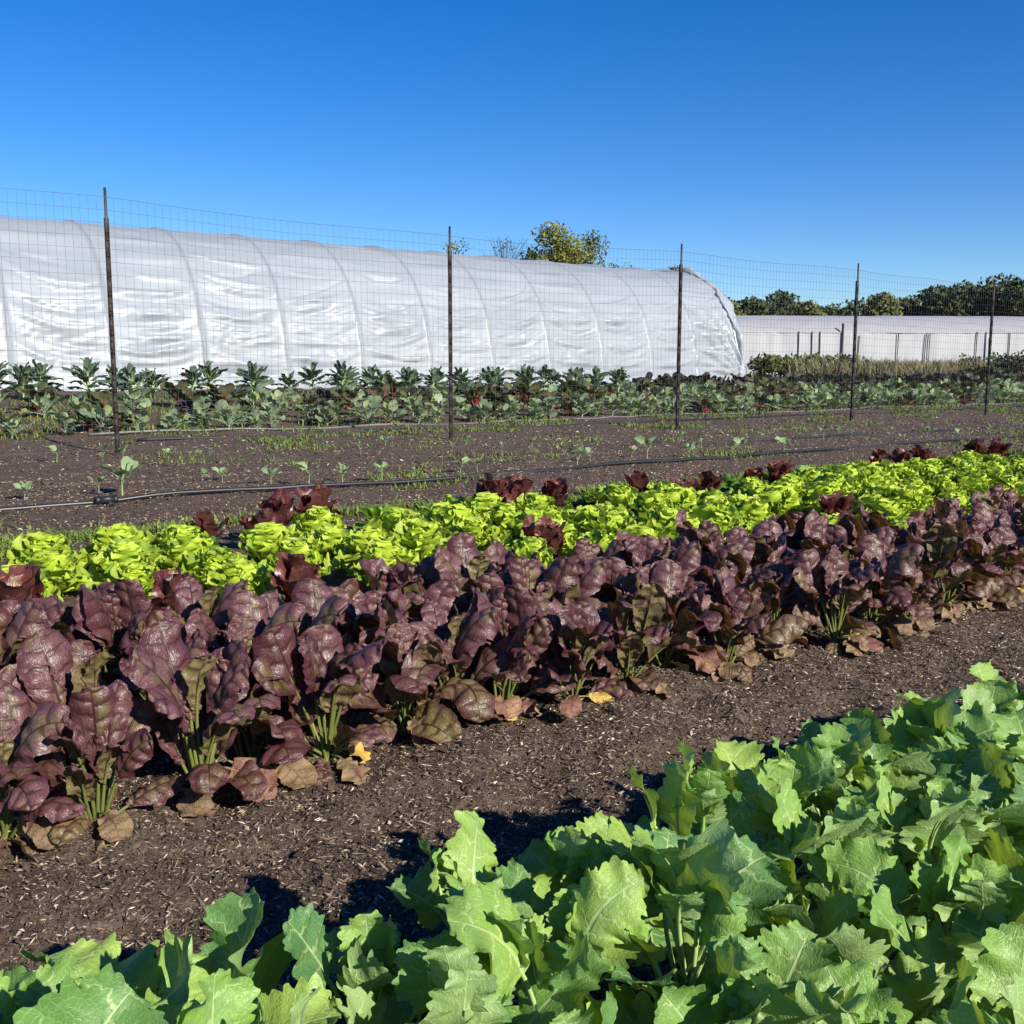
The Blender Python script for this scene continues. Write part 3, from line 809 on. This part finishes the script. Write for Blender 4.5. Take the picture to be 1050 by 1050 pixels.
for x in xs:
    zz = np.linspace(.06, float(fence_top(x)) + r.uniform(-.01, .012), 9)
    px_ = x + .012 * vnoise(np.full(9, x * 3.0), zz * 1.3)
    tube(g, np.stack([px_ - rx, fence_y(px_, zz) - FY, zz], -1), .00125, 3, r.random(), cap=False)
xh = np.arange(bx_[0], bx_[-1], .24)
for f in np.concatenate([np.linspace(0, .16, 4), np.linspace(.2, 1, 17)]):
    zz = .06 + f * (fence_top(xh) - .06) + .008 * vnoise(xh * .9, xh * 0 + f * 31)
    tube(g, np.stack([xh - rx, fence_y(xh, zz) - FY - .003, zz], -1), .0020 if f in (0, 1) or abs(f - .25) < .02 else .00125, 3, r.random(), cap=False)
link('wire_mesh', g.mesh('wire_mesh', M['wire']), root)

# ------------------------------------------------------------------ planted beds beyond the fence
r = np.random.default_rng(55)
PL = {}
for k, n, fm, sm, nm, cat, sn, grp in (('collard', 6, 'collard', 'collard', 'collard_plant', 'collard plant', 'stalk', 'grey-green collards beyond the fence'),
                                       ('chard', 5, 'chard', 'chard_stalk', 'chard_plant', 'chard plant', 'stalk', 'red-stalked chards beyond the fence'),
                                       ('dark', 5, 'dark_green', 'mustard_stalk', 'mustard_plant', 'mustard plant', 'stalk', 'dark mustards beyond the fence'),
                                       ('lacinato', 6, 'lacinato', 'kale_stalk', 'tall_kale', 'kale plant', 'stem', 'tall dark kale along the hoop house')):
    PL[k] = (make_protos(n, lambda s, kk=k: far_plant(s, kk), nm, cat, grp, M[fm], M[sm], sn, 1200 + 50 * len(PL)), set(), [0])


def far(k, x, y, sc, text):
    ps, us, cnt = PL[k]
    cnt[0] += 1
    i = len(us) if len(us) < len(ps) else int(r.integers(0, len(ps)))
    place(ps, us, i, (x, y, ground_z(x, y)), r.random() * 6.28, sc, text)


for y0, what, lo, hi, d, words_ in ((11.75, 'mix', 2.2, 26, .46, 'in the line along the pale hose'), (12.0, 'mix', 2.2, 26, .42, 'in the line closest to the fence'), (12.55, 'mix', 2.3, 27, .42, 'in the second line past the fence'), (13.4, 'mid', 2.5, 29, .42, 'in the third line past the fence'),
                                    (13.95, 'mid', 2.6, 30, .42, 'in the fourth line past the fence')):
    cnt = {}
    x = lo
    while x < min(hi, 2.12 * y0):
        xx, y = x + r.normal(0, .05), y0 + r.normal(0, .07)
        px = seen_at((xx, y, .2))[0]
        q = r.random()
        if what == 'mix':
            if px < 560:
                k = 'collard' if q < .62 else ('chard' if q < .85 else None)
            else:
                k = 'collard' if q < .82 else 'chard'
        else:
            if px < 200:
                k = 'collard' if q < .4 else ('chard' if q < .6 else None)
            elif px < 640:
                k = 'dark' if q < .42 else ('chard' if q < .85 else 'collard')
            else:
                k = 'collard' if q < .55 else ('dark' if q < .9 else 'chard')
        if k:
            c = cnt[k] = cnt.get(k, 0) + 1
            lab = {'collard': 'grey-green collard plant', 'chard': 'red-stalked chard', 'dark': 'low dark mustard plant'}[k]
            far(k, xx, y, r.uniform(.7, 1.15) * (1.15 if what == 'mid' else 1), f'{lab} {words_}, {nth(c)} from the near end')
        x += d * r.uniform(.75, 1.25)
for y0, words_ in ((15.2, 'in the line nearer the fence'), (15.75, 'in the line against the hoop house')):
    x = 2.2; c = c2 = 0
    while x < 2.12 * y0:
        xx, y = x + r.normal(0, .06), y0 + r.normal(0, .06)
        px = seen_at((xx, y, .5))[0]
        if px < 640:
            c += 1
            far('lacinato', xx, y, r.uniform(.9, 1.15), f'tall dark kale {words_}, {nth(c)} from the near end')
        else:
            c2 += 1
            far('dark', xx, y, r.uniform(1.2, 1.6), f'bushy mustard after the tall kale, {words_}, {nth(c2)} along')
        x += (.82 if px < 300 else .62 if px < 640 else .42) * r.uniform(.7, 1.3)

# ------------------------------------------------------------------ weeds on the ground
g = Geo(); r = np.random.default_rng(66)


def blades(g_, pts, hmin, hmax, wid, lean=.5, rl=0.0, rh=1.0):
    n = len(pts); h = r.uniform(hmin, hmax, n); a = r.random(n) * 6.283; ln = np.abs(r.normal(0, lean, n)) * h
    d = np.stack([np.cos(a), np.sin(a), 0 * a], -1); s = np.stack([-np.sin(a), np.cos(a), 0 * a], -1); up = np.array([0, 0, 1.0])
    w = wid * r.uniform(.6, 1.4, n)[:, None]
    b = np.asarray(pts)
    m = b + d * ln[:, None] * .4 + up * h[:, None] * .6
    tp = b + d * ln[:, None] + up * (h * .92)[:, None]
    V = np.stack([b - s * w * .5, b + s * w * .5, m + s * w * .6, m - s * w * .6, tp], 1)
    k = np.arange(n)[:, None] * 5
    g_.add(V.reshape(-1, 3), k + np.array([0, 1, 2, 3]), k + np.array([3, 2, 4]), None, np.repeat(r.uniform(rl, rh, n), 5))


def on_ground(x, y):
    return np.stack([x, y, ground_z(x, y) - .004], -1)


for (n, y0, y1, thr, hmx) in ((45000, 4.25, 4.9, .02, .065), (26000, 9.6, 11.4, .19, .06), (6000, 5.0, 7.5, .24, .05), (12000, 7.6, 9.8, .2, .06), (30000, 11.2, 16.5, -.05, .10), (9000, 5.7, 6.8, .16, .05)):
    y = r.uniform(y0, y1, n); x = r.uniform(.16 * y, 2.08 * y)
    bst = np.where((x > 4.6) & (y < 5), .3, 0)
    keep = vnoise(x * 1.3 + 31, y * 1.6) + .4 * vnoise(x * 6, y * 6) + bst > thr
    x, y = x[keep], y[keep]
    blades(g, on_ground(x, y), .012, hmx, .007 if y0 < 8 else .011, 1.0, 0, 1)
kind(link('ground_weeds', g.mesh('ground_weeds', M['weed'])), 'stuff')
g = Geo()
n = 60000
y = r.uniform(17.2, 36, n); x = y * r.uniform(1.28, 2.15, n)
keep = vnoise(x * .35 + 5, y * .35) + .3 * vnoise(x * 1.4, y * 1.4) > -.42
x, y = x[keep], y[keep]
for lo_, hi_, a_, b_ in ((.1, .45, 0, .35), (.3, .75, .45, 1)):
    kk = r.random(len(x)) < .5
    pt = on_ground(x[kk], y[kk]); pt[:, 2] += r.uniform(0, .18, len(pt)) * (vnoise(x[kk] * .5, y[kk] * .5) + .5)
    blades(g, pt, lo_, hi_ * 1.05, .016, .8, a_, b_)
kind(link('dry_grass', g.mesh('dry_grass', M['dry_grass'])), 'stuff')

# ------------------------------------------------------------------ hoop house
HX0, HX1, HY, HZ, HW, HH = -4.1, 19.9, 17.0, .47, 2.75, 2.93
SP = 1.5
root = bpy.data.objects.new('hoop_house', None); COL.objects.link(root); root.location = (8, HY + HW, HZ)
thing(root, 'long white plastic covered hoop house with wrinkled side wall', 'greenhouse')
rib_x = np.array(sorted([HX1 - .03 - i * SP for i in range(17)]))
rib_x = rib_x[rib_x > HX0 - .01]


def hoop_profile(a):
    """a from 0 at the near foot to 1 at the far foot; returns y from the axis, z."""
    th = PI * a
    c, s = np.cos(th), np.sin(th)
    return -HW * np.sign(c) * np.abs(c) ** .86, HH * np.abs(s) ** .92


U_ = np.unique(np.concatenate([np.linspace(HX0, HX1, 560), (rib_x[:, None] + np.array([-.07, -.05, -.035, -.022, -.01, 0, .01, .022, .035, .05, .07])[None, :]).reshape(-1)]))
U_ = U_[(U_ >= HX0) & (U_ <= HX1)]; nu, na = len(U_), 210
A_ = np.linspace(0, 1, na)
UU, AA = np.meshgrid(U_, A_, indexing='ij')
PY, PZ = hoop_profile(AA)
dY = np.gradient(PY, axis=1); dZ = np.gradient(PZ, axis=1); L_ = np.hypot(dY, dZ) + 1e-9
NY, NZ = -dZ / L_, dY / L_
bay = np.clip(np.searchsorted(rib_x, UU, side='right') - 1, 0, len(rib_x) - 2)
S_ = np.clip((UU - rib_x[bay]) / SP, 0, 1)
D = -.045 * np.sin(PI * S_) ** .8 * np.clip(PZ / .8, 0, 1) * np.clip(1.25 - PZ / HH, .45, 1)                    # film sinks between the hoops
H_ = PZ / HH
r = np.random.default_rng(77)
for b in range(len(rib_x) - 1):
    m = bay == b
    s, h, near_side = S_[m], PZ[m], PY[m] < 0
    d = np.zeros(s.shape)
    tilt = r.normal(0, .12)
    for k in range(44):
        h0 = r.triangular(.1, .8, 2.4); w = r.uniform(.014, .036); sag = -r.uniform(.02, .20); sl = r.normal(tilt, .12)
        s0, s1 = r.uniform(-.3, .35), r.uniform(.65, 1.3)
        line = h0 + sl * (s - .5) + sag * 4 * s * (1 - s)
        envl = np.clip((s - s0) / .15, 0, 1) * np.clip((s1 - s) / .15, 0, 1)
        d += r.uniform(.018, .058) * np.exp(-((h - line) / w) ** 2) * envl * (1 if r.random() < .75 else -1)
    for k in range(5):                                                        # long soft creases higher up
        h0 = r.uniform(2.1, 2.9); line = h0 + r.normal(0, .05) * (s - .5)
        d += r.uniform(.004, .012) * np.exp(-((h - line) / .05) ** 2) * np.sin(PI * s)
    D[m] += d * np.clip(np.sin(PI * s) * 1.6, 0.12, 1)
# pull creases fanning to the last hoop's foot
last = (UU > HX1 - 2.2) & (PY < 0)
ang = np.arctan2(PZ - .1, (HX1 + .1 - UU) + .05)
D += np.where(last, .03 * np.sin(ang * 26) * np.clip((UU - (HX1 - 2.2)) / 1.2, 0, 1) * np.clip((2.1 - PZ) / 1.0, 0, 1) * 1.6, 0)
D += (.012 * vnoise(UU * .8, AA * 9) + .014 * vnoise(UU * 3, AA * 34)) * np.clip(np.sin(PI * S_) * 2, 0, 1)
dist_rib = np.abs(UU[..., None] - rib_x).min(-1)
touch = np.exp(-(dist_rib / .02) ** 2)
D += .022 * np.exp(-(dist_rib / .035) ** 2)
flare = .10 * np.clip((.25 - PZ) / .25, 0, 1) * np.where(PY < 0, 1, 1)
P = np.stack([UU, PY + NY * D, np.clip(PZ + NZ * D, -.05, None)], -1)
P[..., 1] += np.sign(PY) * flare
rr_ = 0
P[..., 0] -= 8
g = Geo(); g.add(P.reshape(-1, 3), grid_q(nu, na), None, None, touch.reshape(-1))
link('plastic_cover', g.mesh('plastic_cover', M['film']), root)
aa = np.linspace(0, 1, 40); py, pz = hoop_profile(aa)
for x in rib_x:
    g = Geo(); tube(g, np.stack([np.full(40, x - 8), py * .988, pz * .988], -1), .024 if x < HX1 - .5 else .034, 8)
    link('hoop', g.mesh('hoop', M['pipe']), root)
g = Geo()
for hgt in (0.0, -.72, .72):
    yy = hgt * HW; zz = HH * (1 - abs(hgt) ** 2.4) ** .5 * .97 - .03
    tube(g, [[HX0 - 8, yy, zz], [HX1 - 8, yy, zz]], .02, 6)
link('purlin', g.mesh('purlin', M['pipe']), root)
# loose film gathered round the last hoop
ns = 220
a = np.linspace(.02, .98, ns); y_, z_ = hoop_profile(a)
ring = 9; g = Geo(); q = np.arange(ring) / ring * 2 * PI
rx_ = (.05 + .20 * (vnoise(a * 13, a * 0 + 2) + .5) ** 1.6)[:, None] * (1 + .9 * vnoise(a[:, None] * 60, q[None, :] * 2))
rn_ = (.02 + .13 * (vnoise(a * 17, a * 0 + 6) + .5) ** 1.5)[:, None] * (1 + .9 * vnoise(a[:, None] * 60 + 9, q[None, :] * 2))
ty, tz = np.gradient(y_), np.gradient(z_); l = np.hypot(ty, tz); oy, oz = -tz / l, ty / l
V = np.stack([HX1 + .06 - 8 + rx_ * np.cos(q)[None, :], y_[:, None] + oy[:, None] * (rn_ * np.sin(q)[None, :] + .02), z_[:, None] + oz[:, None] * (rn_ * np.sin(q)[None, :] + .02)], -1)
g.add(V.reshape(-1, 3), grid_q(ns, ring, True))
link('end_flap', g.mesh('end_flap', M['film']), root)
for x, nm in ((HX1 - .06, 'end_wall'), (HX0 + .02, 'end_wall')):
    g = Geo(); aa = np.linspace(0.0, 1, 60); y_, z_ = hoop_profile(aa)
    k = 12
    V = np.stack([np.full((60, k), x - 8), y_[:, None] * .985 + 0 * np.linspace(0, 1, k), z_[:, None] * .985 * np.linspace(0, 1, k)[None, :]], -1)
    V[..., 0] += .03 * vnoise(V[..., 1] * 2, V[..., 2] * 2)
    g.add(V.reshape(-1, 3), grid_q(60, k))
    link(nm, g.mesh(nm, M['film']), root)
g = Geo(); box(g, ((HX0 + HX1) / 2 - 8, -HW + .10, .06), (HX1 - HX0, .04, .2)); box(g, ((HX0 + HX1) / 2 - 8, HW + .06, .06), (HX1 - HX0, .04, .2))
link('base_board', g.mesh('base_board', M['board']), root)

# ------------------------------------------------------------------ far tunnel
TD = 46.0
base = far_point(905, TD); tx = np.array([*(RGT[:2] * .995 + FWD[:2] * .06), 0]); tx /= np.linalg.norm(tx); tn = np.array([tx[1], -tx[0], 0])   # tn points to the viewer
if tn @ FWD > 0:
    tn = -tn
root = bpy.data.objects.new('growing_tunnel', None); COL.objects.link(root); root.location = (float(base[0]), float(base[1]), .55)
thing(root, 'low distant growing tunnel with grey roof and white side wall beyond the weeds', 'greenhouse')
hl, depth = 17.0, 5.2
eave, ridge = 1.98, 2.86
n = 240
s = np.linspace(-hl * .55, hl, n)
g = Geo(); hh = np.linspace(0, eave, 10)
SS, HHH = np.meshgrid(s, hh, indexing='ij')
off = .05 * vnoise(SS * 1.7, HHH * .8) + .03 * vnoise(SS * 6, HHH * .4)
V = SS[..., None] * tx + off[..., None] * tn + HHH[..., None] * np.array([0, 0, 1.0])
g.add(V.reshape(-1, 3), grid_q(n, 10)); V2 = V - tn * depth; g.add(V2.reshape(-1, 3), grid_q(n, 10))
for e in (s[0], s[-1]):
    w = np.linspace(0, depth, 12); top = eave + (ridge - eave) * np.sin(PI * w / depth) ** .75
    E = np.stack([e * tx - ww * tn + np.array([0, 0, z]) for ww, tp in zip(w, top) for z in (0, tp * .99)]); g.add(E, grid_q(12, 2))
link('side_wall', g.mesh('side_wall', M['side_film']), root)
g = Geo(); w = np.linspace(0, 1, 24)
SS, WW = np.meshgrid(s, w, indexing='ij')
zz = eave + (ridge - eave) * np.sin(PI * WW) ** .75 + .02 * vnoise(SS * 1.1, WW * 9) + .012 * vnoise(SS * .5, WW * 40)
V = SS[..., None] * tx - (WW * (depth + .03) - .015)[..., None] * tn + zz[..., None] * np.array([0, 0, 1.0])
g.add(V.reshape(-1, 3), grid_q(n, 24))
link('roof', g.mesh('roof', M['roof_cloth']), root)
g = Geo(); p0 = s[0] * tx + tn * .015 + np.array([0, 0, eave + .02]); p1 = s[-1] * tx + tn * .015 + np.array([0, 0, eave + .02]); tube(g, [p0, p1], .02, 6)
link('eave_rail', g.mesh('eave_rail', M['side_film']), root)
for px, py in ((813, 341), (827, 341), (835, 341), (858, 333), (874, 345), (915, 343), (943, 343), (948, 343), (997, 341), (1007, 341), (1011, 347), (1032, 342)):
    lo = (px - 905) / F_PX * TD * 1.0
    g = Geo(); zt = CAM_H + (383 - py) / F_PX * TD - .55
    b = lo * tx + tn * .05
    tube(g, [b + np.array([0, 0, -.1]), b + tx * r.normal(0, .03) + np.array([0, 0, zt])], .022 if px not in (858,) else .05, 6)
    link('post', g.mesh('side_post', M['stick']), root)


# ------------------------------------------------------------------ shrubs and trees
def crown(g_, lumps, n, size, rg, fill=.55):
    """Leaf sprays through overlapping lumps; lumps: (centre, radii)."""
    vol = np.array([q[1][0] * q[1][1] * q[1][2] for q in lumps]); pick = rg.choice(len(lumps), n, p=vol / vol.sum())
    C_ = np.array([q[0] for q in lumps])[pick]; R0 = np.array([q[1] for q in lumps])[pick]
    d = rg.normal(0, 1, (n, 3)); d /= np.linalg.norm(d, axis=1)[:, None]
    rr = rg.random(n) ** fill
    wob = 1 + .35 * vnoise(d[:, 0] * 3 + pick * 7, d[:, 1] * 3 + d[:, 2] * 2)
    p = C_ + d * R0 * (rr * wob)[:, None]
    a = rg.normal(0, 1, (n, 3)); a /= np.linalg.norm(a, axis=1)[:, None]
    b = np.cross(a, rg.normal(0, 1, (n, 3))); b /= np.linalg.norm(b, axis=1)[:, None]
    sz = size * rg.uniform(.6, 1.4, n)[:, None]
    V = np.stack([p - a * sz, p + b * sz * .55, p + a * sz, p - b * sz * .55], 1)
    g_.add(V.reshape(-1, 3), np.arange(n)[:, None] * 4 + np.arange(4), None, None, np.repeat(np.clip(rg.normal(.5, .25, n) + .25 * vnoise(p[:, 0] * .8, p[:, 1] * .8 + p[:, 2]), 0, 1), 4))


def tree(px, dist, top_py, wid_px, mat, label, seed, n=4200, leaf_s=.16, name='tree', low=.25, fill=.55, cat='tree', grp=None, bare=False):
    rg = np.random.default_rng(seed)
    b = far_point(px, dist); bz = .6
    top = CAM_H + (383 - top_py - 5) / F_PX * dist - bz
    w = wid_px / F_PX * dist
    o = bpy.data.objects.new(name, None); COL.objects.link(o); o.location = (float(b[0]), float(b[1]), bz)
    thing(o, label, cat, grp)
    g_ = Geo()
    tube(g_, [[0, 0, -.2], [rg.normal(0, .1), rg.normal(0, .1), top * .3], [rg.normal(0, .15), 0, top * .55], [0, 0, top * .8]], [.05 * w + .05, .04 * w + .04, .025 * w, .02], 8)
    lumps = []
    for i in range(14):
        a = rg.random() * 6.28; f = rg.random()
        zc = top * (low + .12 + (1 - low - .3) * f); rr = w * .5 * (.75 * math.sin(PI * min(1, .25 + .72 * (1 - f) ** .8)) + .05) * rg.uniform(.4, .95)
        c = np.array([math.cos(a) * rr, math.sin(a) * rr, zc]); s = w * rg.uniform(.2, .33)
        lumps.append((c, np.array([s, s, s * .8])))
        tube(g_, [[0, 0, zc * .5], c * .5 + np.array([0, 0, zc * .2]), c], [.012 * w + .02, .01 * w + .01, .01], 5)
    lumps.append((np.array([0, 0, top - w * .17]), np.array([w * .27, w * .27, w * .17])))
    if bare:
        for i in range(70):
            a = rg.random() * 6.28; z0 = top * rg.uniform(.4, .75); e = np.array([math.cos(a) * w * rg.uniform(.1, .5), math.sin(a) * w * rg.uniform(.1, .5), min(top, z0 + rg.uniform(.3, .4) * top)])
            tube(g_, [[0, 0, z0], e * .6 + np.array([0, 0, z0 * .42]), e], [.03, .014, .005], 4)
    link('trunk', g_.mesh('trunk', M['bark']), o)
    g_ = Geo(); crown(g_, lumps, n, leaf_s, rg, fill)
    link('crown', g_.mesh('crown', M[mat], smooth=False), o)
    return o


tree(565, 58, 228, 80, 'tree_yellow', 'leafy tree turning yellow, rising behind the hoop house roof', 1, 16000, .095, name='yellowing_tree')
tree(604, 61, 236, 72, 'tree_olive', 'loose olive brown tree beside the yellowing tree behind the hoop house', 2, 9000, .09, name='olive_tree', fill=.7)
tree(470, 66, 244, 60, 'tree_olive', 'low sparse tree top peeking over the hoop house roof', 3, 2200, .10, name='sparse_tree', fill=.8)
tree(518, 64, 244, 50, 'tree_olive', 'nearly bare grey tree top just beside the yellowing tree', 4, 900, .09, name='bare_tree', fill=.9, bare=True)
tree(688, 70, 270, 26, 'tree_olive', 'small tree top showing at the end of the hoop house ridge', 5, 900, .13, name='small_tree')
TL = [(738, 303, 46), (765, 301, 44), (795, 295, 50), (822, 305, 40), (846, 309, 40), (872, 303, 44), (898, 297, 40), (925, 300, 40), (950, 290, 46), (975, 286, 58), (1008, 287, 62), (1040, 284, 70), (1075, 282, 66)]
for i, (px, py, w) in enumerate(TL):
    big = i >= 8
    tree(px, 84 + (i * 37 % 11), py, w * 1.4, 'tree_dark' if big or i % 3 else 'tree_olive', f'{"tall dense dark" if big else "low dark rounded"} tree on the skyline past the tunnel, {nth(i + 1)} along',
         40 + i, 15000 if big else 10000, .19, name='dark_tree', low=.02, grp='trees on the skyline', fill=.5)


def shrub(px, dist, py, w, h, mat, label, seed, n=1600, name='shrub'):
    rg = np.random.default_rng(seed); b = far_point(px, dist)
    zb = float(ground_z(b[0], b[1]))
    o = bpy.data.objects.new(name, None); COL.objects.link(o); o.location = (float(b[0]), float(b[1]), zb); thing(o, label, 'shrub')
    lumps = [(np.array([rg.uniform(-.4, .4) * w, rg.uniform(-.3, .3) * w, h * rg.uniform(.3, .7)]), np.array([w * .25, w * .25, h * .32])) for _ in range(7)]
    g_ = Geo()
    for c, _ in lumps:
        tube(g_, [[c[0] * .2, c[1] * .2, -.05], c * .6, c], [.02, .014, .006], 5)
    link('stem', g_.mesh('stem', M['bark']), o)
    g_ = Geo(); crown(g_, lumps, n, .07, rg, .6)
    link('foliage', g_.mesh('foliage', M[mat], smooth=False), o)


shrub(1042, 33, 0, 2.0, 1.15, 'tree_dark', 'rounded dark green shrub in front of the tunnel wall', 1)
shrub(1012, 31, 0, 1.9, .62, 'tree_dark', 'low spreading dark shrub among the dry weeds', 2)
shrub(792, 30, 0, 2.2, .85, 'tree_olive', 'wide olive green shrub beside the open end of the hoop house', 3)
shrub(845, 33, 0, 2.2, .85, 'tree_olive', 'olive weed clump below the tall dark stake', 4)
shrub(990, 40, 0, .9, 1.05, 'dry_grass', 'small dry brown bush by the white tunnel wall', 5, 700, name='dry_bush')
shrub(900, 35, 0, 1.8, .7, 'dry_grass', 'low tan dried weed clump in mid grass strip', 6, 900, name='dry_bush')

# ------------------------------------------------------------------ camera, light, sky
cam = bpy.data.cameras.new('camera'); co = bpy.data.objects.new('camera', cam); COL.objects.link(co)
cam.sensor_width = 36; cam.sensor_fit = 'HORIZONTAL'; cam.lens = 36.0
cam.clip_start = .02; cam.clip_end = 5000
co.location = (0, 0, CAM_H)
co.rotation_euler = Vector(_fw).to_track_quat('-Z', 'Y').to_euler()
scene.camera = co

SUN_EL, SUN_AZ = rad(28), rad(6)                # the sun stands behind the viewer, a little towards +X
to_sun = Vector((math.sin(SUN_AZ) * math.cos(SUN_EL), -math.cos(SUN_AZ) * math.cos(SUN_EL), math.sin(SUN_EL)))
sun = bpy.data.lights.new('sun', 'SUN'); so = bpy.data.objects.new('sun', sun); COL.objects.link(so)
sun.energy = 5.0; sun.angle = rad(.5); sun.color = (1.0, .93, .80)
so.rotation_euler = (-to_sun).to_track_quat('-Z', 'Y').to_euler(); so.location = (0, -5, 12)

w = bpy.data.worlds.new('World'); scene.world = w; w.use_nodes = True
t = w.node_tree; t.nodes.clear()
sky = nd(t, 'ShaderNodeTexSky', sky_type='NISHITA', sun_disc=False)
sky.sun_elevation = SUN_EL; sky.sun_rotation = PI - SUN_AZ
sky.altitude = 900; sky.air_density = 1.0; sky.dust_density = .15; sky.ozone_density = 4.0
hs = nd(t, 'ShaderNodeHueSaturation', {'Hue': .512, 'Saturation': 1.35, 'Value': 1.0, 'Color': sky.outputs[0]})
bg = nd(t, 'ShaderNodeBackground', {'Color': hs.outputs[0], 'Strength': .085})
wo = nd(t, 'ShaderNodeOutputWorld', {0: bg.outputs[0]})

scene.view_settings.view_transform = 'Standard'; scene.view_settings.look = 'None'
scene.view_settings.exposure = .75; scene.view_settings.gamma = 1
scene.cycles.max_bounces = 8; scene.cycles.transparent_max_bounces = 12
scene.cycles.sample_clamp_indirect = 6
